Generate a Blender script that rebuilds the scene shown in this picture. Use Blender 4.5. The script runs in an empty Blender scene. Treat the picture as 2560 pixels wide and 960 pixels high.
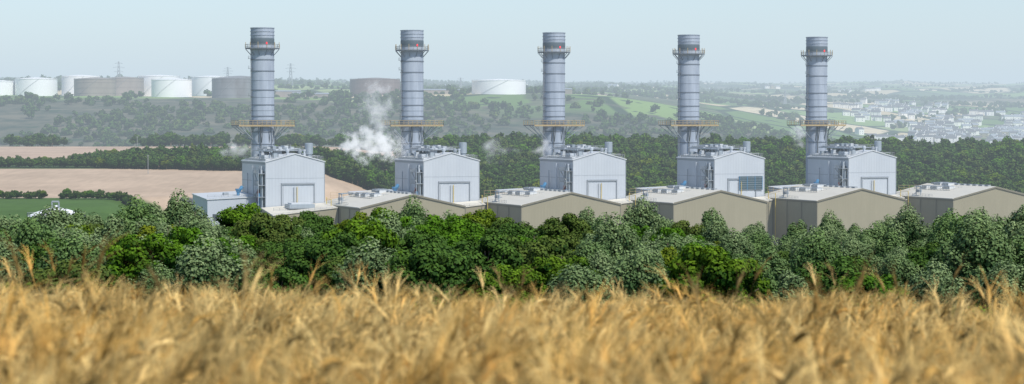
import bpy, math, random
import numpy as np
from mathutils import Vector
rng=np.random.default_rng(7); random.seed(7)
scene=bpy.context.scene
COL=scene.collection
# ------------------------------------------------------------ materials
def newmat(name):
    m=bpy.data.materials.new(name); m.use_nodes=True
    nt=m.node_tree; b=nt.nodes['Principled BSDF']; return m,nt,b
def N(nt,t,**k):
    n=nt.nodes.new(t)
    for a,v in k.items():
        setattr(n,a,v)
    return n
def mixc(nt,fac,a,b,mode='MIX'):
    n=nt.nodes.new('ShaderNodeMix'); n.data_type='RGBA'; n.blend_type=mode
    for s,v in ((n.inputs[0],fac),(n.inputs[6],a),(n.inputs[7],b)):
        if hasattr(v,'is_linked') : nt.links.new(v,s)
        elif isinstance(v,(int,float)): s.default_value=v
        else: s.default_value=(v[0],v[1],v[2],1)
    return n.outputs[2]
def noise(nt,scale,detail=4,vec=None,rough=.55):
    n=nt.nodes.new('ShaderNodeTexNoise'); n.inputs['Scale'].default_value=scale
    n.inputs['Detail'].default_value=detail; n.inputs['Roughness'].default_value=rough
    if vec is not None: nt.links.new(vec,n.inputs['Vector'])
    return n.outputs['Fac']
def ramp(nt,src,p0,p1,c0=(0,0,0),c1=(1,1,1)):
    r=nt.nodes.new('ShaderNodeValToRGB'); r.color_ramp.elements[0].position=p0; r.color_ramp.elements[1].position=p1
    r.color_ramp.elements[0].color=(*c0,1); r.color_ramp.elements[1].color=(*c1,1)
    nt.links.new(src,r.inputs[0]); return r.outputs[0]
def coord(nt,kind='Object',scale=(1,1,1)):
    t=nt.nodes.new('ShaderNodeTexCoord'); mp=nt.nodes.new('ShaderNodeMapping'); mp.inputs['Scale'].default_value=scale
    nt.links.new(t.outputs[kind],mp.inputs['Vector']); return mp.outputs['Vector']
def metalmat(name,col,dark,rough=.55,metal=0.0,streak=(.6,.6,.06),amt=.6,clad=0):
    m,nt,b=newmat(name)
    v=coord(nt,'Object',streak)
    f=ramp(nt,noise(nt,1.0,5,v),.3,.7)
    v2=coord(nt,'Object',(.25,.25,.25)); f2=ramp(nt,noise(nt,1.0,3,v2),.35,.65)
    c=mixc(nt,f,dark,col); d2=[x*.88 for x in col]
    c=mixc(nt,amt,col,c)
    c=mixc(nt,f2,c,mixc(nt,.35,c,d2))
    nt.links.new(c,b.inputs['Base Color'])
    b.inputs['Roughness'].default_value=rough; b.inputs['Metallic'].default_value=metal
    if clad:
        w=nt.nodes.new('ShaderNodeTexWave'); w.inputs['Scale'].default_value=clad; w.bands_direction='DIAGONAL'
        vv=coord(nt,'Object',(1,1,0)); nt.links.new(vv,w.inputs['Vector'])
        bp=nt.nodes.new('ShaderNodeBump'); bp.inputs['Strength'].default_value=.5; bp.inputs['Distance'].default_value=.035
        nt.links.new(w.outputs['Fac'],bp.inputs['Height']); nt.links.new(bp.outputs['Normal'],b.inputs['Normal'])
    return m
M={}
M['stack']=metalmat('galvanised_steel',(.41,.46,.53),(.25,.295,.36),.75,.0,(.5,.5,.05),.85)
M['stackdark']=metalmat('dark_steel_band',(.13,.17,.20),(.08,.11,.13),.6,.1)
M['ring']=metalmat('flange_steel',(.18,.21,.25),(.12,.14,.17),.6,.1)
M['clad']=metalmat('pale_cladding',(.49,.525,.56),(.43,.465,.51),.5,0,(.3,.3,.04),.6,.5)
M['cladroof']=metalmat('pale_roof_cladding',(.62,.64,.65),(.48,.51,.54),.5,0,(.3,.3,.3),.5,.5)
M['beige']=metalmat('beige_cladding',(.33,.295,.20),(.285,.255,.17),.6,0,(.3,.3,.04),.6,.5)
M['beigeroof']=metalmat('cream_roof_sheeting',(.70,.655,.55),(.58,.54,.45),.55,0,(.25,.05,.25),.6,.5)
M['trim']=metalmat('trim_grey',(.30,.33,.36),(.22,.25,.28),.6)
M['dark']=metalmat('dark_opening',(.06,.075,.085),(.04,.05,.06),.7)
M['pipe']=metalmat('pipework_grey',(.36,.41,.45),(.22,.26,.3),.5,.2)
M['rail']=metalmat('handrail_yellow',(.46,.34,.16),(.32,.25,.15),.6)
M['railg']=metalmat('handrail_grey',(.33,.35,.35),(.25,.26,.27),.6)
M['blue']=metalmat('blue_paint',(.06,.22,.40),(.05,.16,.3),.5)
M['teal']=metalmat('louvre_teal',(.05,.10,.12),(.03,.06,.08),.5)
M['yellow']=metalmat('yellow_paint',(.62,.46,.10),(.5,.36,.08),.5)
M['white']=metalmat('white_paint',(.92,.92,.92),(.87,.87,.86),.5,0,(.1,.1,.02),.5)
M['tanpaint']=metalmat('weathered_tan_paint',(.32,.27,.23),(.20,.16,.135),.7,0,(.08,.08,.02),.9)
M['greypaint']=metalmat('weathered_grey_paint',(.22,.22,.235),(.09,.07,.065),.7,0,(.08,.08,.02),.9)
M['rust']=metalmat('rusty_steel',(.20,.15,.14),(.10,.05,.045),.8,0,(.1,.1,.03),.9)
M['slate']=metalmat('slate_roof',(.15,.15,.16),(.10,.10,.11),.7)
M['render']=metalmat('white_render',(.88,.86,.82),(.78,.76,.72),.7)
M['rustred']=metalmat('red_oxide_paint',(.45,.06,.05),(.3,.05,.04),.5)
M['trimb']=metalmat('beige_trim',(.22,.20,.145),(.18,.16,.115),.6)
m,nt,b=newmat('red_lamp'); b.inputs['Base Color'].default_value=(.7,.02,.03,1); b.inputs['Emission Color'].default_value=(1,.03,.05,1); b.inputs['Emission Strength'].default_value=1.0; M['red']=m
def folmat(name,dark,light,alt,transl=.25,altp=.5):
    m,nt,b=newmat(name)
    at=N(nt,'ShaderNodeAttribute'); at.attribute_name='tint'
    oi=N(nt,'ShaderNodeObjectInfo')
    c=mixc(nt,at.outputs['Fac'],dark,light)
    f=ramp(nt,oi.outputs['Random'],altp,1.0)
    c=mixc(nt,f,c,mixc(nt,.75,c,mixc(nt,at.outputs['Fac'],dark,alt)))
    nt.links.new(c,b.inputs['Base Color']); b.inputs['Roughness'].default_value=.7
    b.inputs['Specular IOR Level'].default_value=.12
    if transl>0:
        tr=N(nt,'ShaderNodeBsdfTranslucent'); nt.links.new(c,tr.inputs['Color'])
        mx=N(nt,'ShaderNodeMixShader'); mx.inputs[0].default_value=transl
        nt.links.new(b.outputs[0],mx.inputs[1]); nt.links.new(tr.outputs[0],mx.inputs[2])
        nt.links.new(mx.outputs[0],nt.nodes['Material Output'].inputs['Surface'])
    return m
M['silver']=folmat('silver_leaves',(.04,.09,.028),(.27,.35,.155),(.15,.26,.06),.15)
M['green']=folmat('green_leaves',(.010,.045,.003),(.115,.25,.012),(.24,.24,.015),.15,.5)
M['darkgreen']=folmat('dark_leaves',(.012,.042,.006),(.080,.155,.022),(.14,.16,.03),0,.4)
M['barley']=folmat('barley_straw',(.06,.038,.006),(1.0,.74,.30),(.92,.50,.09),.25,.3)  # dark and light ends also put gap shade and highlights into the straw
M['bark']=metalmat('bark',(.16,.12,.085),(.09,.07,.05),.9,0,(3,3,.6))
# ------------------------------------------------------------ mesh builder
class MB:
    def __init__(s): s.v=[];s.f=[];s.m=[];s.mats=[]
    def mi(s,k):
        if k not in s.mats: s.mats.append(k)
        return s.mats.index(k)
    def add(s,vs,fs,k):
        o=len(s.v); s.v+=[tuple(p) for p in vs]; i=s.mi(k)
        for f in fs: s.f.append([o+j for j in f]); s.m.append(i)
    def box(s,x0,x1,y0,y1,z0,z1,k):
        s.add([(x0,y0,z0),(x1,y0,z0),(x1,y1,z0),(x0,y1,z0),(x0,y0,z1),(x1,y0,z1),(x1,y1,z1),(x0,y1,z1)],
              [(0,3,2,1),(4,5,6,7),(0,1,5,4),(1,2,6,5),(2,3,7,6),(3,0,4,7)],k)
    def beam(s,p,q,r,k,n=4):
        p=Vector(p);q=Vector(q);d=(q-p).normalized(); a=Vector((0,0,1)) if abs(d.z)<.9 else Vector((1,0,0))
        e=d.cross(a).normalized(); g=d.cross(e); vs=[]
        for c in (p,q):
            for i in range(n):
                t=2*math.pi*(i+.5)/n; vs.append(c+e*r*math.cos(t)+g*r*math.sin(t))
        fs=[(i,(i+1)%n,n+(i+1)%n,n+i) for i in range(n)]+[tuple(range(n))[::-1],tuple(range(n,2*n))]
        s.add(vs,fs,k)
    def lathe(s,cx,cy,prof,n,k,cap=True):
        vs=[];fs=[]
        for r,z in prof:
            for i in range(n):
                t=2*math.pi*i/n; vs.append((cx+r*math.cos(t),cy+r*math.sin(t),z))
        for j in range(len(prof)-1):
            for i in range(n): fs.append((j*n+i,j*n+(i+1)%n,(j+1)*n+(i+1)%n,(j+1)*n+i))
        if cap: fs.append(tuple(range(n))[::-1]); fs.append(tuple((len(prof)-1)*n+i for i in range(n)))
        s.add(vs,fs,k)
    def rail(s,pts,z,h,k,r=.09,step=1.6,closed=False):
        P=[Vector((p[0],p[1],z)) for p in pts]
        if closed: P.append(P[0])
        for a,b in zip(P[:-1],P[1:]):
            for hh in (h,h*.5,.12): s.beam(a+Vector((0,0,hh)),b+Vector((0,0,hh)),r,k)
            L=(b-a).length; n=max(1,int(L/step))
            for i in range(n+1):
                c=a.lerp(b,i/n); s.beam(c,c+Vector((0,0,h)),r,k)
    def mesh(s,name,smooth=False):
        me=bpy.data.meshes.new(name); me.from_pydata(s.v,[],s.f)
        for k in s.mats: me.materials.append(M[k])
        me.polygons.foreach_set('material_index',s.m)
        if smooth:
            me.polygons.foreach_set('use_smooth',[True]*len(s.f))
            try: me.set_sharp_from_angle(angle=math.radians(40))
            except Exception: pass
        me.update(); return me
def obj(name,me,parent=None,loc=(0,0,0),rz=0,col=None):
    o=bpy.data.objects.new(name,me); (col or COL).objects.link(o); o.location=loc; o.rotation_euler=(0,0,rz)
    if parent: o.parent=parent
    return o
# ------------------------------------------------------------ terrain
def sstep(x,a,b):
    t=np.clip((x-a)/(b-a),0,1); return t*t*(3-2*t)
_G=rng.random((256,256))
def vnoise(x,y):
    xi=np.floor(x).astype(int); yi=np.floor(y).astype(int); fx=x-xi; fy=y-yi
    fx=fx*fx*(3-2*fx); fy=fy*fy*(3-2*fy)
    g=lambda i,j:_G[i%256,j%256]
    return (g(xi,yi)*(1-fx)+g(xi+1,yi)*fx)*(1-fy)+(g(xi,yi+1)*(1-fx)+g(xi+1,yi+1)*fx)*fy
def fbm(x,y,o=4):
    s=0;a=.5
    for i in range(o): s=s+a*vnoise(x*2**i+17*i,y*2**i+31*i); a*=.5
    return s
near=[(-80,53),(0,48.82),(20,47.48),(30,45.8),(100,38.5),(200,28),(290,20),(400,17),(500,15)]
PL=near+[(600,17.5),(800,17.6),(950,18.3),(1130,26),(1200,28),(1500,33),(1560,32),(1900,2),(2060,4),(2120,20),(2300,50),(2500,75),(2600,80),(2700,83),(3000,88),(3500,112),(4500,132),(6000,158),(9000,212),(12000,120),(16000,60)]
PM=near+[(600,8),(700,2),(750,0),(975,0),(1050,9),(1300,33),(1500,25),(1900,2),(2060,4),(2300,30),(2500,64),(2700,84),(3000,89),(4000,107),(6000,150),(9000,210),(12000,120),(16000,60)]
PR=near+[(600,8),(700,2),(750,0),(1030,0),(1110,10),(1340,31),(1500,22),(1900,2),(2600,5),(3000,20),(3500,45),(4200,80),(5000,105),(7000,163),(9000,210),(12000,120),(16000,60)]
def H(X,Y):
    X=np.asarray(X,float);Y=np.asarray(Y,float); a=X/np.maximum(Y,60)
    f=lambda P:np.interp(Y,[p[0] for p in P],[p[1] for p in P])
    c=np.interp(Y,[0,890,1010,1500,2000],[-.17,-.17,-.075,-.06,-.07]); w=np.interp(Y,[0,890,1010,1500,2000],[.02,.02,.02,.03,.07])
    wR=sstep(a,.03,.2); wL=1-sstep(a,c-w,c+w)
    h=f(PM)*(1-wR)+f(PR)*wR; h=h*(1-wL)+f(PL)*wL
    far=sstep(Y,1950,2500)
    h=h+far*((fbm(X/260,Y/420,4)-.47)*26*np.interp(Y,[2000,2600,3000,6000],[1.2,.35,.5,1.6]))
    nearm=1-sstep(Y,40,120)
    h=h-nearm*X*.0175
    mid=sstep(Y,150,300)*(1-sstep(Y,560,640)); h=h+mid*(fbm(X/40,Y/40,3)-.45)*4
    return h
ys=np.concatenate([np.linspace(-80,60,50),np.linspace(63,800,90),np.linspace(806,1600,130),np.linspace(1610,3300,190),np.linspace(3330,9500,150),np.linspace(9700,16000,24)])
aa=np.linspace(-.62,.62,460)
YY,AA=np.meshgrid(ys,aa,indexing='ij'); XX=AA*(YY+140); ZZ=H(XX,YY)
nr,nc=XX.shape
me=bpy.data.meshes.new('ground')
i,j=np.meshgrid(np.arange(nr-1),np.arange(nc-1),indexing='ij'); base=(i*nc+j).ravel()
F=np.stack([base,base+1,base+nc+1,base+nc],1)
me.vertices.add(nr*nc); me.vertices.foreach_set('co',np.stack([XX,YY,ZZ],-1).ravel())
me.loops.add(F.size); me.loops.foreach_set('vertex_index',F.ravel()); me.polygons.add(len(F))
me.polygons.foreach_set('loop_start',np.arange(len(F))*4); me.polygons.foreach_set('use_smooth',np.ones(len(F),bool)); me.update(calc_edges=True); me.validate()
# zone colours
ra=XX/np.maximum(YY,60)
C=np.zeros((nr,nc,4)); C[...,:3]=(.06,.11,.03); C[...,3]=1
def paint(mask,c):
    for k in range(3): C[...,k]=C[...,k]*(1-mask)+c[k]*mask
paint((YY<250)*1.,(.10,.065,.02))
paint(((YY>=250)&(YY<560))*1.,(.018,.032,.010))
plant=((YY>700)&(YY<1035+.1*XX)&(ra>-.165))*1.; paint(plant,(.20,.20,.19))
paint(((YY>600)&(YY<905)&(ra<-.155))*1.,(.09,.17,.035))
left=(ra<-.03)
paint(((YY>905)&(YY<1125)&left&(ra<-.035))*1.,(.60,.45,.32))
paint(((YY>1165)&(YY<1505)&left)*1.,(.60,.44,.32))
paint(((YY>1035)&(YY<1560)&(~left))*1.,(.025,.045,.015))
paint(((YY>1560)&(YY<2000))*1.,(.05,.08,.06))
ca=me.color_attributes.new('zone','FLOAT_COLOR','POINT'); ca.data.foreach_set('color',C.ravel())
farm=sstep(YY,2000,2080)
heath=1-sstep(YY+ (fbm(XX/150,YY/150)-.5)*400,2480,2620)
heath=np.clip(heath+ (fbm(XX/220+9,YY/300+3,4)>.60)*.8*(YY>2500),0,1)
at=me.attributes.new('far','FLOAT','POINT'); at.data.foreach_set('value',farm.ravel())
at=me.attributes.new('heath','FLOAT','POINT'); at.data.foreach_set('value',heath.ravel())
m,nt,b=newmat('ground_cover')
vc=N(nt,'ShaderNodeAttribute'); vc.attribute_name='zone'
fa=N(nt,'ShaderNodeAttribute'); fa.attribute_name='far'
he=N(nt,'ShaderNodeAttribute'); he.attribute_name='heath'
v1=coord(nt,'Object',(.012,.012,0)); v2=coord(nt,'Object',(.3,.05,.3)); 
n1=ramp(nt,noise(nt,2.0,5,v1),.35,.65); n2=ramp(nt,noise(nt,1.0,5,v2),.3,.7)
nc_=mixc(nt,n1,mixc(nt,.2,vc.outputs['Color'],(0,0,0)),vc.outputs['Color'])
nc_=mixc(nt,n2,mixc(nt,.15,nc_,(0,0,0)),nc_)
vv=coord(nt,'Object',(.0060,.0035,0))
vo=N(nt,'ShaderNodeTexVoronoi'); vo.feature='F1'; vo.inputs['Scale'].default_value=1; nt.links.new(vv,vo.inputs['Vector'])
ve=N(nt,'ShaderNodeTexVoronoi'); ve.feature='DISTANCE_TO_EDGE'; ve.inputs['Scale'].default_value=1; nt.links.new(vv,ve.inputs['Vector'])
sep=N(nt,'ShaderNodeSeparateColor'); nt.links.new(vo.outputs['Color'],sep.inputs[0])
cr=N(nt,'ShaderNodeValToRGB'); nt.links.new(sep.outputs[0],cr.inputs[0]); cr.color_ramp.interpolation='CONSTANT'
E=cr.color_ramp.elements; E[0].color=(.13,.22,.06,1); E[1].position=.30; E[1].color=(.22,.33,.10,1)
for p,c in ((.46,(.09,.15,.05)),(.56,(.60,.49,.30)),(.74,(.30,.37,.15)),(.84,(.68,.57,.38))):
    e=E.new(p); e.color=(*c,1)
edge=ramp(nt,ve.outputs['Distance'],.03,.06)
fieldc=mixc(nt,edge,(.03,.06,.025),cr.outputs[0])
vh=coord(nt,'Object',(.03,.03,.03)); hc=mixc(nt,ramp(nt,noise(nt,1,6,vh),.35,.65),(.04,.06,.04),(.16,.145,.10))
farc=mixc(nt,he.outputs['Fac'],fieldc,hc)
farc=mixc(nt,ramp(nt,noise(nt,2.2,5,v1),.60,.65),farc,(.035,.065,.035))
cc=mixc(nt,fa.outputs['Fac'],nc_,farc)
nt.links.new(cc,b.inputs['Base Color']); b.inputs['Roughness'].default_value=.95; b.inputs['Specular IOR Level'].default_value=.1
me.materials.append(m); ground=obj('ground',me)
# ------------------------------------------------------------ foliage prototypes
def leafmesh(name,P,Nn,S,T,mat,extra=None,asp=1.0,up=None):
    n=len(P); Nn=Nn/np.maximum(np.linalg.norm(Nn,axis=1,keepdims=True),1e-6)
    r=rng.normal(size=(n,3)); 
    if up is not None: r=r*.5+up
    e=np.cross(Nn,r); e/=np.maximum(np.linalg.norm(e,axis=1,keepdims=True),1e-6); g=np.cross(Nn,e)
    S=S[:,None]
    V=np.stack([P-e*S*.5*asp-g*S*.5,P+e*S*.5*asp-g*S*.35,P+e*S*.35*asp+g*S*.5,P-e*S*.45*asp+g*S*.42],1).reshape(-1,3)
    F=np.arange(4*n).reshape(-1,4); tv=np.repeat(T,4)
    v=V.tolist(); f=F.tolist(); mi=[0]*n
    if extra:
        o=len(v); v+=extra.v; f+=[[o+a for a in q] for q in extra.f]; mi+=[1]*len(extra.f); tv=np.concatenate([tv,np.zeros(len(extra.v))])
    me=bpy.data.meshes.new(name); me.from_pydata(v,[],f)
    me.materials.append(M[mat]); me.materials.append(M['bark']); me.polygons.foreach_set('material_index',mi)
    a=me.attributes.new('tint','FLOAT','POINT'); a.data.foreach_set('value',tv.astype(np.float32)); me.update(); return me
def tree(name,h,w,mat,nl=26,nleaf=170,ls=.42,cb=.12,upright=False,lobe=.3):
    P=[];NN=[];T=[];S=[]; tr=MB()
    tr.lathe(0,0,[(h*.030,-1.0),(h*.022,h*.2),(h*.014,h*.55),(h*.005,h*.85)],7,'bark')
    ch=h*(1-cb)/2; cz=h*cb+ch; wr=w/2
    for k in range(nl):
        while True:
            d=rng.normal(size=3); d/=np.linalg.norm(d)
            rr=rng.uniform(.35,.90) 
            if d[2]>-.75: break
        taper=1.0 if not upright else (1-.35*max(0,d[2]))
        c=np.array([d[0]*wr*rr*taper,d[1]*wr*rr*taper,cz+d[2]*ch*rr*.86])
        R=wr*rng.uniform(lobe*.6,lobe*1.3)
        Rz=R*(1.6 if upright else .8)
        lt=rng.normal(0,.11)
        if k%2==0: tr.beam((0,0,max(h*.15,c[2]*.5)),tuple(c),h*.007,'bark')
        n=int(nleaf*(R/(wr*lobe))**2)
        q=rng.normal(size=(n,3)); q/=np.linalg.norm(q,axis=1,keepdims=True)
        rad=rng.uniform(.55,1.12,n)**.6
        p=c+q*rad[:,None]*np.array([R,R,Rz])
        P.append(p); NN.append(q+rng.normal(size=(n,3))*.4+np.array([0,0,.35])); 
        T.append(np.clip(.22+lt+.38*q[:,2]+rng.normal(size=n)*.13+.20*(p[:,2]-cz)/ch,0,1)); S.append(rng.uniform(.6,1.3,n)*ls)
    P=np.concatenate(P); zmin=h*.03; P[:,2]=np.maximum(P[:,2],zmin+rng.random(len(P))*.6)
    return leafmesh(name,P,np.concatenate(NN),np.concatenate(S),np.concatenate(T),mat,tr)
def protocol(name,specs):
    c=bpy.data.collections.new(name)
    for i,me in enumerate(specs):
        o=bpy.data.objects.new(f'{name}_{i:02d}',me); c.objects.link(o)
    return c
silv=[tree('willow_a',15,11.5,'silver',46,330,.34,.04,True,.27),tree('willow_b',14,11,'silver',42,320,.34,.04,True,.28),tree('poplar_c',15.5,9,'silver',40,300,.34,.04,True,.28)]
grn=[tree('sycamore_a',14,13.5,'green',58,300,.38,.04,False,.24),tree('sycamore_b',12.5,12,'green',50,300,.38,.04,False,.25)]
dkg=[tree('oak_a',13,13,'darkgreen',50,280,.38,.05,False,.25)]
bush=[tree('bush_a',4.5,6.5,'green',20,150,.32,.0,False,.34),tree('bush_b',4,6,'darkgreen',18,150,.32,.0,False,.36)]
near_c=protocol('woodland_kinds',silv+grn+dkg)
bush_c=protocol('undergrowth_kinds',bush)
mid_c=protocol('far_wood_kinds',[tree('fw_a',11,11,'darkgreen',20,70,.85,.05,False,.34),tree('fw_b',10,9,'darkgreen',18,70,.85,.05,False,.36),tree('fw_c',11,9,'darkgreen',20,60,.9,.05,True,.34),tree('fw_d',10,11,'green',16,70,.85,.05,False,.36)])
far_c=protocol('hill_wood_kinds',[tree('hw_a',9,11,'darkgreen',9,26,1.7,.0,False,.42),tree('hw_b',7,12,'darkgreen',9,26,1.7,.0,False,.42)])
def scatter(name,coll,X,Y,idx,sc,rot=None,dz=0,zs=None):
    n=len(X); Z=H(X,Y)+dz
    me=bpy.data.meshes.new(name); me.vertices.add(n); me.vertices.foreach_set('co',np.stack([X,Y,Z],1).ravel())
    R=np.zeros((n,3)); R[:,2]=rng.uniform(0,6.283,n) if rot is None else rot
    S=np.stack([sc,sc,sc*(zs if zs is not None else rng.uniform(.85,1.15,n))],1)
    a=me.attributes.new('rot','FLOAT_VECTOR','POINT'); a.data.foreach_set('vector',R.ravel())
    a=me.attributes.new('scl','FLOAT_VECTOR','POINT'); a.data.foreach_set('vector',S.ravel())
    a=me.attributes.new('idx','INT','POINT'); a.data.foreach_set('value',idx.astype(np.int32))
    me.update(); o=obj(name,me)
    g=bpy.data.node_groups.new('inst_'+name,'GeometryNodeTree')
    g.interface.new_socket('Geometry',in_out='INPUT',socket_type='NodeSocketGeometry'); g.interface.new_socket('Geometry',in_out='OUTPUT',socket_type='NodeSocketGeometry')
    gi=g.nodes.new('NodeGroupInput'); go=g.nodes.new('NodeGroupOutput'); ip=g.nodes.new('GeometryNodeInstanceOnPoints'); ci=g.nodes.new('GeometryNodeCollectionInfo')
    ci.inputs['Collection'].default_value=coll; ci.inputs['Separate Children'].default_value=True; ci.inputs['Reset Children'].default_value=True
    ip.inputs['Pick Instance'].default_value=True
    g.links.new(gi.outputs[0],ip.inputs['Points']); g.links.new(ci.outputs[0],ip.inputs['Instance'])
    for nm,t,s in (('rot','FLOAT_VECTOR','Rotation'),('scl','FLOAT_VECTOR','Scale'),('idx','INT','Instance Index')):
        na=g.nodes.new('GeometryNodeInputNamedAttribute'); na.data_type=t; na.inputs['Name'].default_value=nm; g.links.new(na.outputs[0],ip.inputs[s])
    g.links.new(ip.outputs[0],go.inputs[0])
    md=o.modifiers.new('scatter','NODES'); md.node_group=g; return o
# foreground trees: separate objects in the front rows
meshes={'willow_tree':silv[:2],'poplar_tree':silv[2:],'sycamore_tree':grn,'oak_tree':dkg}
def kind(x,y):
    a=x/y; ps=.18 if -.14<a<.03 else (.78 if a>.03 else .6)
    r=rng.random()
    if r<ps: return 'poplar_tree' if rng.random()<.3 else 'willow_tree'
    return 'sycamore_tree' if rng.random()<.55 else 'oak_tree'
for Y0,sp in ((300,10.0),(325,10.5)):
    x=-Y0*.25-6
    while x<Y0*.25+6:
        xx=x+rng.uniform(-1.8,1.8); yy=Y0+rng.uniform(-8,8); k=kind(xx,yy)
        me_=meshes[k][rng.integers(len(meshes[k]))]
        o=obj(k,me_,None,(xx,yy,float(H(xx,yy))-.2),rng.uniform(0,6.28)); s=rng.uniform(.78,1.12); o.scale=(s,s,s*rng.uniform(.85,1.08)); x+=sp
def grid(Y0,Y1,a0,a1,sp,jit=.45,pad=0):
    P=[];y=Y0
    while y<Y1:
        x=a0*y-pad+rng.uniform(0,sp)
        while x<a1*y+pad: P.append((x+rng.uniform(-jit,jit)*sp,y+rng.uniform(-jit,jit)*sp)); x+=sp
        y+=sp
    return np.array(P)
P=grid(352,500,-.30,.30,10.5)
def nidx(P):
    out=[]
    for x,y in P:
        k=kind(x,y); out.append({'willow_tree':rng.integers(2),'poplar_tree':2,'sycamore_tree':3+rng.integers(2),'oak_tree':5}[k])
    return np.array(out)
ap=P[:,0]/P[:,1]
szf=np.interp(ap,[-.3,-.17,-.1,0,.08,.12,.19,.24,.3],[1.1,1.08,1.04,.99,.94,.87,.94,1.10,1.12])
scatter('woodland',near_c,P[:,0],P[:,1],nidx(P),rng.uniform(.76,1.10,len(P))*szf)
P=grid(272,290,-.28,.28,5.5); scatter('undergrowth',bush_c,P[:,0],P[:,1],rng.integers(0,2,len(P)),rng.uniform(.7,1.3,len(P)))
# trees behind the plant
P=grid(1040,1345,-.05,.30,8.5); k=P[:,1]>1010+.22*P[:,0]; P=P[k]
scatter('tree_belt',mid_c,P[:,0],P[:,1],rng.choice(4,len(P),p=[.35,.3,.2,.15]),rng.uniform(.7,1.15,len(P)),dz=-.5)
# left hedges & copses
L=[];S=[]
def hedge(x0,y0,x1,y1,w,sp,s0,s1):
    n=int(math.hypot(x1-x0,y1-y0)/sp)
    for i in range(n):
        t=i/n; 
        for q in range(max(1,int(w/3))):
            L.append((x0+(x1-x0)*t+rng.uniform(-1,1),y0+(y1-y0)*t+rng.uniform(-w/2,w/2))); S.append(rng.uniform(s0,s1))
hedge(-290,903,-193,898,6,1.7,.28,.38); hedge(-186,896,-128,890,6,1.7,.28,.42)
hedge(-400,1150,-215,1133,8,2.0,.42,.6); hedge(-215,1133,-90,1100,16,2.2,.5,.75); hedge(-90,1100,-20,1090,28,2.6,.7,1.05)
for _ in range(320):
    t=rng.random(); x=-240+t*215; L.append((x,1148+rng.uniform(0,55))); S.append(rng.uniform(.6,1.02)*(0.6+.4*min(1,t*5)))
for (x0,x1,n) in ((-350,-318,30),(-262,-232,20),(-235,-150,80),(-150,-60,90)):
    for _ in range(n): L.append((rng.uniform(x0,x1),1510+rng.uniform(-12,25))); S.append(rng.uniform(.5,1.0))
L=np.array(L);S=np.array(S)
scatter('hedgerow',mid_c,L[:,0],L[:,1],rng.choice(4,len(L),p=[.4,.35,.15,.1]),S,dz=-.3)
# bluff woods and far trees
P=grid(2085,2650,-.30,.30,17); d=fbm(P[:,0]/130,P[:,1]/170,4); P=P[(d>.46)|(rng.random(len(P))<.12)]
P2=grid(2650,5200,-.28,.30,30); d=fbm(P2[:,0]/220+40,P2[:,1]/300,4); P2=P2[(d>.58)&(H(P2[:,0],P2[:,1])>1)]
lines=[]
for _ in range(150):
    y=rng.uniform(2700,8800); x=rng.uniform(-.28,.3)*y; ang=rng.choice([rng.normal(0,.15),rng.normal(1.2,.3)]); n=rng.integers(12,45)
    for i in range(n): lines.append((x+math.cos(ang)*i*11,y+math.sin(ang)*i*11))
for y in (3500,6000,8950):
    x=-.28*y
    while x<.3*y:
        if vnoise(np.array([x/200]),np.array([y/50.]))[0]>.4: lines.append((x,y+rng.uniform(-40,40)))
        x+=rng.uniform(8,22)
P=np.concatenate([P,P2,np.array(lines)])
# keep the tank farm clear
TK=[(-650,2700,29,101,'white'),(-594,2700,26,104,'white'),(-588,2950,26,112.5,'white'),(-517,2680,25.5,103.5,'tanpaint'),(-520,2900,26,109,'tanpaint'),(-483,2960,28.5,112.8,'white'),(-425,2700,25,103,'white'),(-410,2950,27,111.5,'white'),(-340,2620,23.5,103,'greypaint'),(-352,2800,26,108,'greypaint'),(-180.5,2850,33,106.5,'rust'),(-16.8,2750,34.4,103,'white')]
ok=np.ones(len(P),bool)
for tx,ty,tr_,_,_ in TK:
    ok&=~((np.abs(P[:,0]-tx*P[:,1]/ty)<tr_+8)&(P[:,1]>ty-170)&(P[:,1]<ty+60))
vil=(P[:,0]/P[:,1]>.15)&(P[:,1]>2850)&(P[:,1]<3950)
ok&=~(vil&(rng.random(len(P))<.6))
P=P[ok]
scatter('hillside_woods',far_c,P[:,0],P[:,1],rng.integers(0,2,len(P)),rng.uniform(.6,1.25,len(P)),dz=-.8)
# ------------------------------------------------------------ storage tanks
for tx,ty,r,top,k in TK:
    zb=float(H(tx,ty-r))-1.5; zb=min(zb,top-19); mb=MB(); e=bpy.data.objects.new('storage_tank',None); COL.objects.link(e); e.location=(tx,ty,0)
    mb.lathe(0,0,[(r,zb-3),(r,top-1.2),(r+.35,top-1.1),(r+.35,top-.6),(r,top-.55)],48,k); obj('shell',mb.mesh('tank_shell',True),e)
    mb=MB(); rk='rust' if k=='rust' else ('white' if k=='white' else k)
    mb.lathe(0,0,[(r-.2,top-.55),(r*.6,top+.8),(r*.2,top+1.7),(.3,top+1.9)],48,rk); obj('roof',mb.mesh('tank_roof',True),e)
    mb=MB(); n=28; tk='render' if k=='white' else 'railg'
    mb.rail([((r)*math.cos(2*math.pi*i/n),(r)*math.sin(2*math.pi*i/n)) for i in range(n)],top-.5,1.2,tk,.08,4,True)
    for z in ([] if k=='white' else np.linspace(zb+5,top-5,3)): mb.lathe(0,0,[(r+.02,z),(r+.3,z+.05),(r+.3,z+.3),(r+.02,z+.35)],48,k,False)
    for i in range(12):
        t0=-2.4+i*.1; t1=t0+.1; z0=zb+(top-zb)*i/12; z1=zb+(top-zb)*(i+1)/12
        mb.beam(((r+.5)*math.cos(t0),(r+.5)*math.sin(t0),z0),((r+.5)*math.cos(t1),(r+.5)*math.sin(t1),z1),.16,'railg')
    obj('stair_and_rail',mb.mesh('tank_trim'),e)
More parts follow.
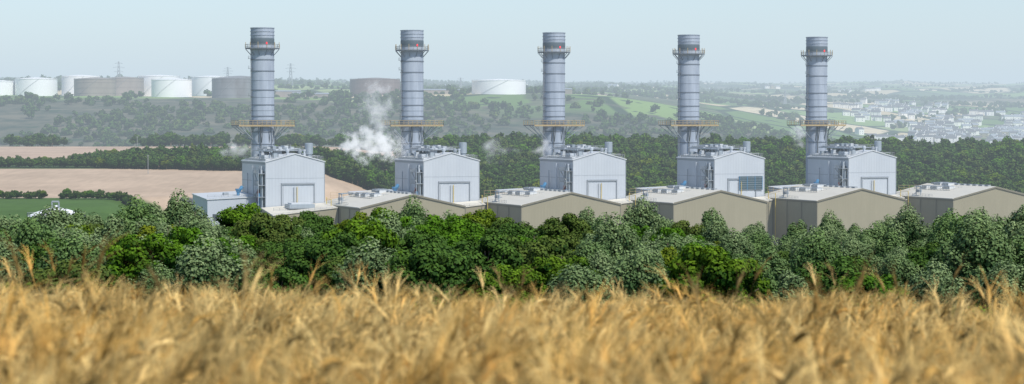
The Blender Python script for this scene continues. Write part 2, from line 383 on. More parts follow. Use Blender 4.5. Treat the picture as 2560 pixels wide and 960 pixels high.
# small refinery buildings and village
def house(mb,x,y,z,w,d,h,ang,wall='render',roof='slate',rh=2.6,chim=True):
    c,s=math.cos(ang),math.sin(ang); T=lambda a,b,zz:(x+a*c-b*s,y+a*s+b*c,z+zz)
    W,D=w/2,d/2
    mb.add([T(-W,-D,-3),T(W,-D,-3),T(W,D,-3),T(-W,D,-3),T(-W,-D,h),T(W,-D,h),T(W,D,h),T(-W,D,h),T(-W,0,h+rh),T(W,0,h+rh)],[(0,1,5,4),(1,2,6,9,5),(2,3,7,6),(3,0,4,8,7)],wall)
    o=.4
    mb.add([T(-W-o,-D-o,h-.2),T(W+o,-D-o,h-.2),T(W+o,0,h+rh+.1),T(-W-o,0,h+rh+.1),T(W+o,D+o,h-.2),T(-W-o,D+o,h-.2)],[(0,1,2,3),(3,2,4,5)],roof)
    if chim:
        vs=[T(W-1.2,-.5,h),T(W-.2,-.5,h),T(W-.2,.5,h),T(W-1.2,.5,h),T(W-1.2,-.5,h+rh+1.3),T(W-.2,-.5,h+rh+1.3),T(W-.2,.5,h+rh+1.3),T(W-1.2,.5,h+rh+1.3)]
        mb.add(vs,[(4,5,6,7),(0,1,5,4),(1,2,6,5),(2,3,7,6),(3,0,4,7)],wall)
        for q in (-.28,.22):
            for zz in (1.0,3.6):
                a=w*q; mb.add([T(a-.6,-D-.03,zz),T(a+.6,-D-.03,zz),T(a+.6,-D-.03,zz+1.3),T(a-.6,-D-.03,zz+1.3)],[(0,1,2,3)],'dark')
mb=MB()
def vill(n,a0,a1,y0,y1):
    for _ in range(n):
        y=rng.uniform(y0,y1); x=rng.uniform(a0,a1)*y; k=rng.integers(1,4); ang=rng.normal(0,.35)
        for q in range(k):
            xx=x+q*14*math.cos(ang); yy=y+q*14*math.sin(ang); r=rng.random()
            house(mb,xx,yy,float(H(xx,yy))+.3,rng.uniform(9,16),8,rng.uniform(5.4,7.6),ang,'render' if r<.9 else 'beige','slate' if rng.random()<.7 else 'trim')
vill(75,.185,.245,3000,3350); vill(46,.15,.24,3350,3900); vill(24,.15,.20,3900,4300); vill(14,.16,.26,2900,3100); vill(12,-.1,.25,4500,6500)
obj('hillside_village',mb.mesh('village'))
mb=MB()
for x,y,w,d,h in ((-300,2760,60,20,7),(-262,2700,24,14,5),(-240,2720,40,12,4),(-120,2790,30,14,6),(60,2900,40,16,6),(-90,2900,50,12,5)):
    house(mb,x,y,float(H(x,y)),w,d,h,.1,'tanpaint','trim',1.5,False)
obj('refinery_sheds',mb.mesh('sheds'))
# pylons
def pylon(x,y,h):
    mb=MB(); z=float(H(x,y))-1; b=h*.09
    for sx in(-1,1):
        for sy in (-1,1): mb.beam((sx*b,sy*b,0),(sx*.5,sy*.5,h),.35,'trim')
    for i in range(7):
        t=i/7; t2=(i+1)/7; r0=b*(1-t)+.5*t; r1=b*(1-t2)+.5*t2
        for sy in(-1,1):
            mb.beam((-r0,sy*r0,h*t),(r1,sy*r1,h*t2),.2,'trim'); mb.beam((r0,sy*r0,h*t),(-r1,sy*r1,h*t2),.2,'trim')
    for zz,w in ((.62,7),(.77,9),(.92,6)):
        mb.beam((-w,0,h*zz),(w,0,h*zz),.3,'trim'); mb.beam((-w,0,h*zz),(0,0,h*zz+2.5),.2,'trim'); mb.beam((w,0,h*zz),(0,0,h*zz+2.5),.2,'trim')
    obj('electricity_pylon',mb.mesh('pylon'),None,(x,y,z),.3)
pylon(-600,3300,42); pylon(-350,3420,36); pylon(-460,3500,28); pylon(-88,3700,26); pylon(480,3800,28)
# ------------------------------------------------------------ power station
TH=math.atan2(.373,.928)
def stack_parts():
    R=4.72; out=[]
    mb=MB(); mb.lathe(0,0,[(R,-1),(R,81.3)],64,'stack'); mb.lathe(0,0,[(R+.02,81.3),(R+.12,81.5),(R+.12,83.9),(R,84)],64,'stackdark',False)
    prof=[(R,84)]
    for i in range(3): z=84+i*1.42; prof+=[(R+.05,z+.1),(R+.05,z+1.1),(R+.28,z+1.2),(R+.28,z+1.38),(R+.02,z+1.42)]
    prof+=[(R+.1,88.3),(R-.3,88.3),(R-.3,86)]; mb.lathe(0,0,prof,64,'stack',False); out.append(('shaft',mb.mesh('stack_shaft',True)))
    mb=MB()
    for z in (75.3,70.7,63,57,52.4,46.0,41): mb.lathe(0,0,[(R,z-.2),(R+.2,z-.18),(R+.2,z+.18),(R,z+.2)],64,'ring',False)
    for z in (66.8,60,54.6): mb.lathe(0,0,[(R,z-.06),(R+.07,z-.05),(R+.07,z+.05),(R,z+.06)],64,'ring',False)
    out.append(('flanges',mb.mesh('stack_flanges')))
    # upper gallery
    mb=MB(); n=24; ro=7.0
    mb.lathe(0,0,[(R+.1,79.7),(ro,79.7),(ro,80.05),(R+.1,80.05)],48,'ring',False)
    mb.rail([(ro*math.cos(2*math.pi*i/n),ro*math.sin(2*math.pi*i/n)) for i in range(n)],80,1.5,'railg',.08,3,True)
    for i in range(12):
        t=2*math.pi*i/12; c,s=math.cos(t),math.sin(t); mb.beam((ro*c,ro*s,79.6),((R+.1)*c,(R+.1)*s,77.2),.14,'ring'); mb.beam((ro*c,ro*s,80),(ro*c,ro*s,82.4),.12,'rail')
    out.append(('upper_gallery',mb.mesh('upper_gallery')))
    mb=MB(); X,Yh=11.6,6.2
    z=48.7
    mb.box(-X,-R-.2,-Yh,Yh,z-.35,z,'ring'); mb.box(R+.2,X,-Yh,Yh,z-.35,z,'ring'); mb.box(-R-.2,R+.2,-Yh,-R-.2,z-.35,z,'ring'); mb.box(-R-.2,R+.2,R+.2,Yh,z-.35,z,'ring')
    mb.rail([(-X,-Yh),(X,-Yh),(X,Yh),(-X,Yh)],z,1.9,'rail',.10,1.9,True)
    mb.box(-X,X,-Yh-.15,-Yh,z-.5,z-.02,'rail')
    for sx in (-1,1):
        for yy in (-Yh+.3,0,Yh-.3):
            mb.beam((sx*(X-.4),yy,z-.4),(sx*(R+.1),yy*.5,z-5.8),.17,'pipe'); mb.beam((sx*(X-4),yy,z-.4),(sx*(R+.1),yy*.5,z-5.8),.12,'pipe')
    for xx in (-3.4,-1.8,1.6,3.2): mb.beam((xx,-Yh,z-.4),(xx*.9,-R+ .3,z-7),.17,'dark')
    mb.lathe(0,0,[(R+.05,z+.3),(R+.7,z+.3),(R+.7,z+2.2),(R+.05,z+2.2)],32,'ring',False)
    out.append(('lower_gallery',mb.mesh('lower_gallery')))
    mb=MB()
    for s_ in (-.35,.35): mb.beam((-R-.45,-1+s_,36),(-R-.45,-1+s_,80),.06,'railg')
    for i in range(60): z=36+i*.73; mb.beam((-R-.45,-1.35,z),(-R-.45,-.65,z),.05,'railg')
    for z in (71.6,60.5,75.6,55): mb.box(-R-1.3,-R+.1,-1.7,-.3,z,z+.12,'ring'); mb.rail([(-R-1.3,-1.7),(-R-1.3,-.3)],z,1.1,'railg',.06)
    mb.beam((-2.2,-R-.25,36),(-2.2,-R-.25,48),.22,'dark'); mb.beam((2.6,-R-.0,36),(2.6,-R-.0,48),.18,'trim')
    out.append(('ladder',mb.mesh('stack_ladder')))
    mb=MB(); mb.lathe(-.2,-7.1,[(.1,81.4),(.3,81.5),(.3,82.1),(.1,82.3)],10,'red'); mb.beam((-.2,-7.1,80),(-.2,-7.1,81.4),.08,'ring'); out.append(('warning_lamp',mb.mesh('warning_lamp')))
    return out
def gable(mb,x0,x1,y0,y1,z0,ze,zr,wall,roof,ov=.35,th=.35,trim=None):
    xm=(x0+x1)/2
    mb.add([(x0,y0,z0),(x1,y0,z0),(x1,y1,z0),(x0,y1,z0),(x0,y0,ze),(x1,y0,ze),(x1,y1,ze),(x0,y1,ze),(xm,y0,zr),(xm,y1,zr)],
        [(0,1,5,8,4),(1,2,6,5),(2,3,7,9,6),(3,0,4,7)],wall)
    sl=(zr-ze)/(xm-x0)
    for sgn in (-1,1):
        xe=x0-ov if sgn<0 else x1+ov; zz=ze-sl*ov+.03; a=[(xe,y0-ov,zz),(xm,y0-ov,zr+.03),(xm,y1+ov,zr+.03),(xe,y1+ov,zz)]
        t=[(p[0],p[1],p[2]+th) for p in a]
        f=[(0,3,2,1),(4,5,6,7),(0,1,5,4),(2,3,7,6),(3,0,4,7)]
        if sgn>0: f=[tuple(reversed(q)) for q in f]
        mb.add(a+t,f,roof)
def boiler_parts(lv=False):
    out=[]; x0,x1,y0,y1=-12.4,11.2,-49,-14
    mb=MB(); gable(mb,x0,x1,y0,y1,0,34.5,37.6,'clad','cladroof'); 
    out.append(('walls_and_roof',mb.mesh('boiler_house_shell')))
    mb=MB()
    for xx in (x0,x1): mb.box(xx-.12,xx+.12,y0-.12,y0+.12,0,34.3,'trim')
    mb.box(x0-.14,x0-.02,y0+.2,y1,33.6,34.2,'trim')
    for z in (12,27): mb.box(x0-.06,x0-.01,y0+.2,y1,z,z+.18,'trim')
    mb.box(x0+.2,x1-.2,y0-.05,y0-.01,28.2,28.32,'trim')
    dx0,dx1=-6.2,7.2
    mb.box(dx0,dx1,y0-.5,y0-.02,25.9,26.5,'trim'); mb.box(dx0,dx0+.3,y0-.4,y0-.02,12,25.9,'trim'); mb.box(dx1-.3,dx1,y0-.4,y0-.02,12,25.9,'trim')
    mb.box(dx0+.8,dx1-.8,y0-.2,y0-.02,12,25.2,'clad')
    mb.beam((0,y0-.6,18),(0,y0-.6,25),.15,'yellow'); mb.beam((-1.2,y0-.6,18),(-1.2,y0-.6,25),.12,'trim')
    if lv:
        mb.box(-1,10,y0-.6,y0-.2,21.5,27.2,'teal')
        for i in range(6): mb.box(-1,10,y0-.75,y0-.6,21.7+i*.95,21.85+i*.95,'trim')
        for xx in (-1,2.6,6.3,9.8): mb.box(xx,xx+.2,y0-.8,y0-.2,21.5,27.2,'blue')
    out.append(('doors_and_trim',mb.mesh('boiler_trim')))
    mb=MB() # roof plant
    mb.box(x0+.8,x0+4.2,y0+3,y1-2,34.9,35.6,'cladroof'); mb.box(x0+1,x0+3.6,y0+5,y0+10,35.6,37.2,'clad')
    r=random.Random(4)
    for i in range(15):
        xx=r.uniform(-9,9); yy=r.uniform(y0+3,y1-3); zr=37.6-abs(xx+.6)*.26; s=r.uniform(.5,1.6)
        mb.box(xx-s,xx+s,yy-s*.7,yy+s*.7,zr-.3,zr+r.uniform(.8,2.4),r.choice(['clad','pipe','trim','clad']))
    for i in range(9):
        xx=r.uniform(-8,8); yy=r.uniform(y0+3,y1-3); zr=37.6-abs(xx+.6)*.26
        mb.lathe(xx,yy,[(.5,zr-.3),(.5,zr+1.3),(.75,zr+1.5),(.75,zr+2.3),(.3,zr+2.7)],12,r.choice(['clad','pipe','trim']))
    for yy in (-46,-40,-32,-24): mb.beam((x0+1,yy,35.9),(x1-1,yy,39.2 if yy>-35 else 36.9),.14,'railg')
    mb.beam((-9,-46,38.6),(-9,-18,38.9),.3,'pipe',8); mb.beam((-6.5,-44,39.2),(-6.5,-16,39.3),.25,'clad',8); mb.beam((-8,-30,38.9),(7,-30,39.4),.3,'clad',8); mb.beam((-3,-36,39),(9,-36,38.6),.25,'pipe',8)
    mb.lathe(7.6,-40,[(1.15,35.5),(1.15,37.2),(1.6,37.5),(1.6,41.6),(1.3,41.8)],16,'pipe')
    mb.lathe(4.9,-43,[(.4,36),(.4,38.6),(.6,38.8),(.6,39.3)],12,'clad')
    mb.rail([(x0+.5,y0+1),(x0+.5,y1-1)],35,1.3,'railg',.07,2); mb.rail([(x0+.8,y0+.6),(-3,y0+.6)],36,1.3,'railg',.07,2); mb.rail([(4,y0+.6),(x1-.3,y0+.6),(x1-.3,y1)],35.4,1.3,'railg',.07,2)
    mb.rail([(-7,-40),(6,-40),(6,-18),(-7,-18)],38.9,1.3,'railg',.07,2,True); mb.box(-7,6,-40,-18,38.7,38.85,'trim')
    for i in range(5): mb.box(-6+i*2.4,-4.6+i*2.4,-28,-22,39,40.2+.4*(i%2),r.choice(['clad','cladroof','pipe']))
    out.append(('roof_plant',mb.mesh('boiler_roof_plant')))
    mb=MB(); X=x0
    for yy,rr,k in ((-47.6,.3,'pipe'),(-46.5,.45,'clad'),(-44.9,.25,'dark'),(-43.5,.4,'pipe'),(-42.4,.2,'trim'),(-34,.35,'clad'),(-26,.2,'trim')):
        mb.beam((X-.9,yy,2),(X-.9,yy,33 if rr>.3 else 30),rr,k,8)
    mb.box(X-.35,X-.03,-47.5,-42,14,31,'dark'); mb.box(X-.3,X-.02,-41,-37,16,19.5,'trim')
    for i,z in enumerate((12,16.5,21,25.5,30)):
        mb.box(X-2.8,X-.02,-48.8,-41.6,z,z+.2,'trim'); mb.rail([(X-2.8,-48.8),(X-2.8,-41.6),(X-.1,-41.6)],z+.2,1.2,'railg',.06,1.5)
        if z<30: mb.beam((X-2.4,-48.4 if i%2 else -42,z),(X-2.4,-42 if i%2 else -48.4,z+4.5),.18,'railg')
    for yy in (-48.8,-41.6): mb.beam((X-2.8,yy,0),(X-2.8,yy,31),.13,'pipe')
    mb.beam((X-1.8,-46,18),(X-1.8,-46,22.5),.5,'blue',8)
    mb.beam((X-1.6,-44,19.5),(X-1.6,-44,24),.42,'rustred',8)
    out.append(('stair_tower',mb.mesh('boiler_stair_tower')))
    return out
def annex_parts():
    mb=MB(); x0,x1,y0,y1=-33,-13.9,-40,-16
    mb.add([(x0,y0,0),(x1,y0,0),(x1,y1,0),(x0,y1,0),(x0,y0,20.0),(x1,y0,20.8),(x1,y1,22.2),(x0,y1,21.4)],[(0,1,5,4),(1,2,6,5),(2,3,7,6),(3,0,4,7)],'clad')
    mb.add([(x0-.4,y0-.4,20.02),(x1,y0-.4,20.82),(x1,y1,22.3),(x0-.4,y1,21.5),(x0-.4,y0-.4,20.35),(x1,y0-.4,21.15),(x1,y1,22.6),(x0-.4,y1,21.8)],[(4,5,6,7),(0,1,5,4),(3,0,4,7),(1,2,6,5),(2,3,7,6)],'cladroof')
    out=[('walls_and_roof',mb.mesh('annex_shell'))]; mb=MB()
    mb.lathe(-19,-33,[(.6,21),(.6,22.4),(1.2,23.6),(1.2,24)],12,'blue'); mb.beam((-19,-33,22.6),(-17,-31,24.6),.7,'blue',8)
    mb.box(-24,-22,-30,-28,21.4,22.4,'trim'); mb.rail([(x0,y0),(x1,y0)],21,.9,'railg',.06,2.5)
    mb.box(x0+2,x0+4,y0-.06,y0-.01,12,14.5,'dark'); out.append(('roof_vents',mb.mesh('annex_vents')))
    return out
def hall_parts(first=False):
    out=[]; x0,x1,y0,y1=11.7,53.3,-92.4,-41
    mb=MB(); gable(mb,x0,x1,y0,y1,0,18.1,22.8,'beige','beigeroof',.4,.3)
    out.append(('walls_and_roof',mb.mesh('hall_shell'))); mb=MB()
    for xx in (x0,x1): mb.box(xx-.15,xx+.15,y0-.15,y0+.15,0,17.8,'trimb')
    mb.box(x0-.3,x0-.04,y0+.3,y1,17.3,17.7,'trimb')
    for yy in (-80,-68,-56): mb.beam((x0-.25,yy,0),(x0-.25,yy,17.3),.14,'trimb')
    xm=(x0+x1)/2
    for sg in (-1,1):
        xe=xm+sg*20.8; mb.add([(xe,y0-.45,17.75),(xm,y0-.45,22.45),(xm,y0-.45,23.1),(xe,y0-.45,18.4)],[(0,1,2,3)],'trimb')
    mb.box(x0+6,x0+9.5,y0-.12,y0-.01,0,8,'trim'); mb.box(x0+24,x0+25.4,y0-.12,y0-.01,0,6,'trim')
    out.append(('trim',mb.mesh('hall_trim'))); mb=MB()
    zr=lambda x:22.8+.35-abs(x-xm)*(4.7/20.8)
    for (a,bq,y) in ((-9,-4.5,-62),(-3.2,1.5,-62),(3,8,-62),(-9,-4,-54),(-2,3,-54),(5,9,-54),(-8,-5,-70),(2,6,-70)):
        zz=min(zr(xm+a),zr(xm+bq)); mb.box(xm+a,xm+bq,y,y+5,zz-.2,zz+1.15,'cladroof'); mb.box(xm+a+.3,xm+bq-.3,y+.3,y+4.7,zz+1.15,zz+1.4,'trim')
        for q in np.arange(y+.5,y+5,1.1): mb.box(xm+a-.03,xm+bq+.03,q,q+.35,zz+.35,zz+.95,'dark')
    for yy in np.arange(-88,-46,4.5): mb.box(xm-.7,xm+.7,yy,yy+2.6,22.9,23.6,'trim')
    mb.rail([(xm-10,-46),(xm-10,-73),(xm+9,-73),(xm+9,-46)],zr(xm-10),1.5,'railg',.07,2.2)
    mb.rail([(x0+.5,-76),(x0+.5,-48)],18.3,1.2,'railg',.06,2.5)
    mb.rail([(xm+9,-46),(xm-18,-46)],zr(xm-10)-.6,2.2,'rail',.06,2.5)
    for yy in (-66,-62.5): mb.beam((x0+1.2,yy,17.5),(x0+1.2,yy,22.6),.2,'pipe',6)
    mb.beam((x0+1.2,-66.5,22.6),(x0+1.2,-62,22.6),.22,'pipe',6); mb.beam((x0+1.2,-64,22.5),(x0+8,-56,22.6),.25,'pipe',6); mb.box(x0+.6,x0+2,-65.6,-63,20,21.2,'trim')
    mb.beam((x0-1.2,-60,0),(x0-1.2,-60,20.5),.16,'yellow'); mb.beam((x0-1.2,-54,0),(x0-1.2,-54,21),.16,'yellow'); mb.beam((x0-1.2,-60,20.3),(x0-1.2,-54,20.3),.12,'yellow')
    out.append(('roof_ventilators',mb.mesh('hall_ventilators')))
    mb=MB(); gx0,gx1,gy0,gy1=-14,11.3,(-66 if first else -56),-49.6
    mb.add([(gx0,gy0,0),(gx1,gy0,0),(gx1,gy1,0),(gx0,gy1,0),(gx0,gy0,14.6),(gx1,gy0,17.2),(gx1,gy1,18.4),(gx0,gy1,16.8)],[(0,1,5,4),(1,2,6,5),(2,3,7,6),(3,0,4,7)],'beige')
    mb.add([(gx0-.4,gy0-.4,14.63),(gx1,gy0-.4,17.23),(gx1,gy1,18.43),(gx0-.4,gy1,16.83),(gx0-.4,gy0-.4,14.93),(gx1,gy0-.4,17.53),(gx1,gy1,18.73),(gx0-.4,gy1,17.13)],[(4,5,6,7),(0,1,5,4),(3,0,4,7),(1,2,6,5),(2,3,7,6)],'beigeroof')
    if first: mb.box(-6,4,-60,-53,17,18.6,'pipe'); mb.box(-5,3,-59,-54,18.6,19.1,'cladroof')
    mb.rail([(gx0,gy0),(gx1,gy0)],16.6,1,'railg',.06,2.2)
    out.append(('inlet_building',mb.mesh('hall_inlet')))
    return out
SP=stack_parts(); BP=boiler_parts(); BPL=boiler_parts(True); AP=annex_parts(); HP=hall_parts(); HP1=hall_parts(True)
for k in range(5):
    loc=(-101.5+59.75*k,880+24.0*k,0)
    for nm,parts in (('chimney_stack',SP),('boiler_house',BPL if k==3 else BP),('service_annex',AP),('turbine_hall',HP1 if k==0 else HP)):
        e=bpy.data.objects.new(nm,None); COL.objects.link(e); e.location=loc; e.rotation_euler=(0,0,TH)
        for pn,me_ in parts: obj(pn,me_,e)
# domed tank at left and small posts
e=bpy.data.objects.new('domed_water_tank',None); COL.objects.link(e); e.location=(-132,625,-1.6)
mb=MB(); zb=float(H(-132,625))-1; mb.lathe(0,0,[(8,zb),(8,24.2)],40,'white'); obj('wall',mb.mesh('dome_wall',True),e)
mb=MB(); mb.lathe(0,0,[(8.2,24.1),(8.2,24.4),(6.2,25.4),(3.5,26.3),(1.0,26.8),(.9,27.4),(.2,27.6)],40,'white'); obj('roof',mb.mesh('dome_roof',True),e)
mb=MB(); n=20; mb.rail([(8.3*math.cos(2*math.pi*i/n),8.3*math.sin(2*math.pi*i/n)) for i in range(n)],24.2,1.1,'railg',.06,3,True)
for i in range(16):
    t=2*math.pi*i/16; mb.beam((8.2*math.cos(t),8.2*math.sin(t),24.45),(1.0*math.cos(t),1.0*math.sin(t),26.95),.08,'trim')
mb.beam((1,-1,26.6),(1,-1,28.6),.2,'trim',6); mb.beam((-1,-1,26.6),(-1,-1,28.6),.2,'trim',6); mb.beam((-1,-1,28.6),(1,-1,28.6),.25,'trim',6)
obj('rails_and_vent',mb.mesh('dome_trim'),e)
for x,y,h in ((-182,1080,10),(-255,1470,8)):
    mb=MB(); mb.beam((0,0,0),(0,0,h),.14,'railg',6); mb.beam((-.8,0,h-.6),(.8,0,h-.6),.08,'railg'); obj('utility_pole',mb.mesh('pole'),None,(x,y,float(H(x,y))-.2))
# ------------------------------------------------------------ barley
def barley_clump(seed,n=26,size=.42,tall=False,tone=0.):
    r=np.random.default_rng(seed); V=[];F=[];T=[]
    def ribbon(pts,w,side,t):
        o=len(V)
        for i,p in enumerate(pts):
            ww=w[i]; V.append(p-side*ww); V.append(p+side*ww); T.extend([t[i],t[i]])
        for i in range(len(pts)-1): F.append([o+2*i,o+2*i+1,o+2*i+3,o+2*i+2])
    for k in range(n):
        x,y=r.uniform(-size/2,size/2,2); h=r.uniform(.50,.86) if not tall else r.uniform(.9,1.12)
        az=r.normal(.2,1.3); lean=abs(r.normal(.20,.15)); d=np.array([math.cos(az),math.sin(az),0])
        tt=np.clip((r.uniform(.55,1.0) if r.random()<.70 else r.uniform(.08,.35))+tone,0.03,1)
        pts=[np.array([x,y,0.])]
        for i in range(1,6):
            s=i/5; pts.append(np.array([x,y,0])+d*lean*s**2.2*h*1.3+np.array([0,0,h*(s-.06*s*s)]))
        side=np.cross(d,[0,0,1.]); side=side*math.cos(.6)+d*math.sin(.6)
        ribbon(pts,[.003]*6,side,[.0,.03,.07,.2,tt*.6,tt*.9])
        dr=r.uniform(-.1,1.7) if not tall else r.uniform(0,.5); p=pts[-1]; L=r.uniform(.06,.10) if not tall else .13
        nseg=5; ang=.35; ring=[]; rad=[.004,.008,.0095,.0085,.006,.002]
        for i in range(nseg+1):
            ring.append((p.copy(),ang)); ang+=dr/nseg; p=p+(np.array([0,0,1.])*math.cos(ang)+d*math.sin(ang))*L/nseg
        o=len(V); s0=np.cross(d,[0,0,1.])
        for i,(c,a) in enumerate(ring):
            nn=d*math.cos(a)-np.array([0,0,1.])*math.sin(a)
            for q in range(4):
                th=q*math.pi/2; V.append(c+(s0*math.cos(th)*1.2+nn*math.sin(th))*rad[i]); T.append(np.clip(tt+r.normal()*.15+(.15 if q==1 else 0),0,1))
        for i in range(nseg):
            for q in range(4): F.append([o+i*4+q,o+i*4+(q+1)%4,o+(i+1)*4+(q+1)%4,o+(i+1)*4+q])
        for q in range(13):
            c,a=ring[min(5,q*5//10)]; a2=a+r.normal(0,.34)+.1; dv=np.array([0,0,1.])*math.cos(a2)+d*math.sin(a2)+s0*r.normal(0,.34)
            La=r.uniform(.08,.16); e1=c+dv*La*.55; e2=c+dv*La+d*.02-np.array([0,0,.012]); ribbon([c,e1,e2],[.0019,.0017,.0006],np.cross(dv,d+s0*.3+np.array([0,0,.2])),[tt+.1,tt+.15,tt+.25])
        for q in range(1 if k%2 else 2):
            s=r.uniform(.35,.85); i=int(s*5); b0=pts[i]; a3=r.uniform(0,6.28); dd=np.array([math.cos(a3),math.sin(a3),0]); Ll=r.uniform(.12,.26)
            t3=r.uniform(.0,.6); lp=[b0,b0+dd*Ll*.35+np.array([0,0,Ll*.4]),b0+dd*Ll*.75+np.array([0,0,Ll*.35]),b0+dd*Ll+np.array([0,0,-.02])]
            ribbon(lp,[.003,.008,.007,.001],np.cross(dd,[0,0,1.]),[t3*.6,t3,t3,t3*.8])
    me=bpy.data.meshes.new('barley_clump'); me.from_pydata([tuple(v) for v in V],[],F); me.materials.append(M['barley'])
    a=me.attributes.new('tint','FLOAT','POINT'); a.data.foreach_set('value',np.clip(np.array(T),0,1).astype(np.float32)); me.update(); return me
tones=[0,.05,.1,-.05,0,.1,-.35,-.1,.15,-.45]
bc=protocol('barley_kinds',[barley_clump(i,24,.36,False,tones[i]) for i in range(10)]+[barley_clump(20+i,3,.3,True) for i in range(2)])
P=[]
y=2.6
while y<27:
    x=-(.30*y+1.2)
    while x<.30*y+1.2: P.append((x+rng.uniform(-.19,.19),y+rng.uniform(-.19,.19))); x+=.37
    y+=.37
P=np.array(P); ids=rng.integers(0,10,len(P)); hv=vnoise(P[:,0]/.45,P[:,1]/.6); sc=rng.uniform(.84,1.10,len(P))*(.82+.28*hv)
sc=np.where(P[:,1]<5,np.minimum(sc,1.0),sc)
tl=grid(9,22,-.28,.28,1.2); keep=rng.random(len(tl))<.5; tl=tl[keep]
P=np.concatenate([P,tl]); ids=np.concatenate([ids,10+rng.integers(0,2,len(tl))]); sc=np.concatenate([sc,rng.uniform(.8,1.05,len(tl))])
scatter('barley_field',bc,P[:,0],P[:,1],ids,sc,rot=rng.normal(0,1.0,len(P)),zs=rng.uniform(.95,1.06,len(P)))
# ------------------------------------------------------------ steam
def steam(loc,sz,dens,seed,lo=.52,sc=.11,rot=0):
    m=bpy.data.materials.new('steam'); m.use_nodes=True; nt=m.node_tree; nt.nodes.clear()
    out=N(nt,'ShaderNodeOutputMaterial'); vs=N(nt,'ShaderNodeVolumePrincipled'); vs.inputs['Color'].default_value=(1,1,1,1); vs.inputs['Anisotropy'].default_value=0
    vs.inputs['Emission Color'].default_value=(.93,.97,1,1)
    tc=N(nt,'ShaderNodeTexCoord')
    ge=N(nt,'ShaderNodeNewGeometry'); ad=N(nt,'ShaderNodeVectorMath',operation='ADD'); nt.links.new(ge.outputs['Position'],ad.inputs[0]); ad.inputs[1].default_value=(seed*37,seed*11,0)
    wn=N(nt,'ShaderNodeTexNoise'); wn.inputs['Scale'].default_value=.07; wn.inputs['Detail'].default_value=2; nt.links.new(ad.outputs[0],wn.inputs['Vector'])
    sb=N(nt,'ShaderNodeVectorMath',operation='SUBTRACT'); nt.links.new(wn.outputs['Color'],sb.inputs[0]); sb.inputs[1].default_value=(.5,.5,.5)
    ma=N(nt,'ShaderNodeVectorMath',operation='MULTIPLY_ADD'); nt.links.new(sb.outputs[0],ma.inputs[0]); ma.inputs[1].default_value=(2.2,2.2,2.2); nt.links.new(tc.outputs['Object'],ma.inputs[2])
    ln=N(nt,'ShaderNodeVectorMath',operation='LENGTH'); nt.links.new(ma.outputs[0],ln.inputs[0])
    l2=N(nt,'ShaderNodeVectorMath',operation='LENGTH'); nt.links.new(tc.outputs['Object'],l2.inputs[0])
    fo=N(nt,'ShaderNodeMapRange'); nt.links.new(ln.outputs['Value'],fo.inputs[0]); fo.inputs[1].default_value=.05; fo.inputs[2].default_value=.9; fo.inputs[3].default_value=.16; fo.inputs[4].default_value=-.22
    hard=N(nt,'ShaderNodeMapRange'); nt.links.new(l2.outputs['Value'],hard.inputs[0]); hard.inputs[1].default_value=.7; hard.inputs[2].default_value=.98; hard.inputs[3].default_value=0; hard.inputs[4].default_value=-.4
    nf=noise(nt,sc*2.2,4,ad.outputs[0],.65)
    a=N(nt,'ShaderNodeMath',operation='ADD'); nt.links.new(nf,a.inputs[0]); nt.links.new(fo.outputs[0],a.inputs[1])
    a2=N(nt,'ShaderNodeMath',operation='ADD'); nt.links.new(a.outputs[0],a2.inputs[0]); nt.links.new(hard.outputs[0],a2.inputs[1])
    mr=N(nt,'ShaderNodeMapRange'); nt.links.new(a2.outputs[0],mr.inputs[0]); mr.inputs[1].default_value=lo; mr.inputs[2].default_value=lo+.28; mr.inputs[3].default_value=0; mr.inputs[4].default_value=dens
    nt.links.new(mr.outputs[0],vs.inputs['Density'])
    em=N(nt,'ShaderNodeMath',operation='MULTIPLY'); nt.links.new(mr.outputs[0],em.inputs[0]); em.inputs[1].default_value=.46; nt.links.new(em.outputs[0],vs.inputs['Emission Strength'])  # glow follows density, in place of light scattered inside the steam
    nt.links.new(vs.outputs[0],out.inputs['Volume'])
    try: m.cycles.volume_step_rate=2.0
    except Exception: pass
    mb=MB(); mb.lathe(0,0,[(.02,-1)]+[(math.cos(t),math.sin(t)) for t in np.linspace(-1.4,1.4,9)]+[(.02,1)],20,'white'); me=mb.mesh('steam_puff'); me.materials.clear(); me.materials.append(m)
    o=obj('steam_plume',me,None,loc,0); o.scale=sz; o.rotation_euler=(0,rot,0); return o
steam((-58,890,40),(22,10,12),.5,1,.42); steam((-56,893,55),(12,8,18),.15,2,.43)
steam((-8,908,38),(17,8,8),.11,3,.44); steam((13,901,40),(10,6,7),.22,4,.44); steam((-110,868,38.5),(13,6,5.5),.14,5,.45); steam((126,954,42),(8,6,9),.2,6,.45)
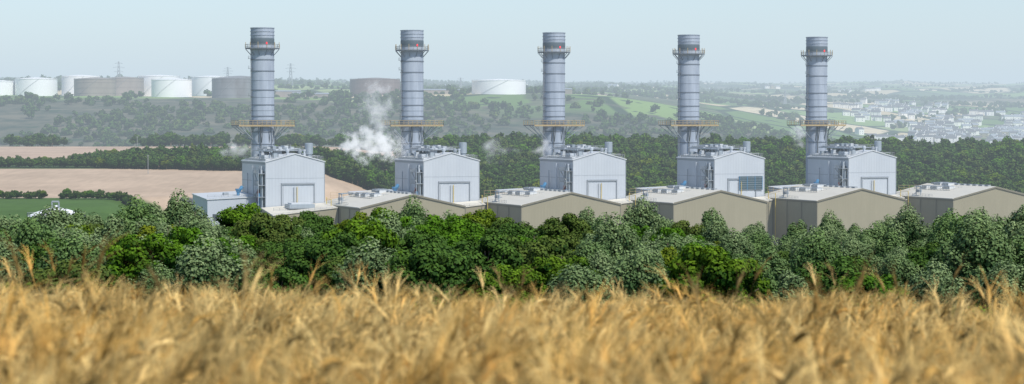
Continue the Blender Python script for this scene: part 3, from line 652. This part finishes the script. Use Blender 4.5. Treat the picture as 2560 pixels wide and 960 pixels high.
# ------------------------------------------------------------ haze
m=bpy.data.materials.new('haze'); m.use_nodes=True; nt=m.node_tree; nt.nodes.clear()
SG=.00022; LH=(.60,.72,.82)
out=N(nt,'ShaderNodeOutputMaterial'); va=N(nt,'ShaderNodeVolumeAbsorption'); va.inputs['Color'].default_value=(0,0,0,1); va.inputs['Density'].default_value=SG
ve_=N(nt,'ShaderNodeEmission'); ve_.inputs['Color'].default_value=(*LH,1); ve_.inputs['Strength'].default_value=SG  # even glow put in for the daylight that haze would scatter
ad=N(nt,'ShaderNodeAddShader'); nt.links.new(va.outputs[0],ad.inputs[0]); nt.links.new(ve_.outputs[0],ad.inputs[1])
nt.links.new(ad.outputs[0],out.inputs['Volume'])
mb=MB(); mb.box(-7000,7000,560,13500,-60,330,'white'); me=mb.mesh('haze'); me.materials.clear(); me.materials.append(m); obj('atmospheric_haze',me)
# ------------------------------------------------------------ light, sky, camera
sd=Vector((.46,-.62,.88)).normalized()
L=bpy.data.lights.new('sun','SUN'); L.energy=4.2; L.angle=math.radians(2.0); L.color=(1,.955,.88); lo=bpy.data.objects.new('sun',L); COL.objects.link(lo); lo.rotation_euler=(-sd).to_track_quat('-Z','Y').to_euler(); lo.location=(50,-50,200)
w=bpy.data.worlds.new('World'); scene.world=w; w.use_nodes=True; nt=w.node_tree; bg=nt.nodes['Background']
sk=N(nt,'ShaderNodeTexSky'); sk.sky_type='NISHITA'; sk.sun_disc=False; sk.sun_elevation=math.asin(sd.z); sk.sun_rotation=math.atan2(sd.x,sd.y); sk.altitude=50; sk.air_density=1.0; sk.dust_density=.5; sk.ozone_density=4
nt.links.new(sk.outputs[0],bg.inputs[0]); bg.inputs[1].default_value=.145
cam=bpy.data.cameras.new('camera'); co=bpy.data.objects.new('camera',cam); COL.objects.link(co); co.location=(0,0,50)
cam.sensor_width=36; cam.lens=75.94; cam.clip_start=.5; cam.clip_end=40000
co.rotation_euler=(math.radians(90)-math.atan(175/5400),0,0)
cam.dof.use_dof=True; cam.dof.focus_distance=600; cam.dof.aperture_fstop=3.5
scene.camera=co
scene.view_settings.view_transform='Standard'; scene.view_settings.look='None'; scene.view_settings.exposure=0
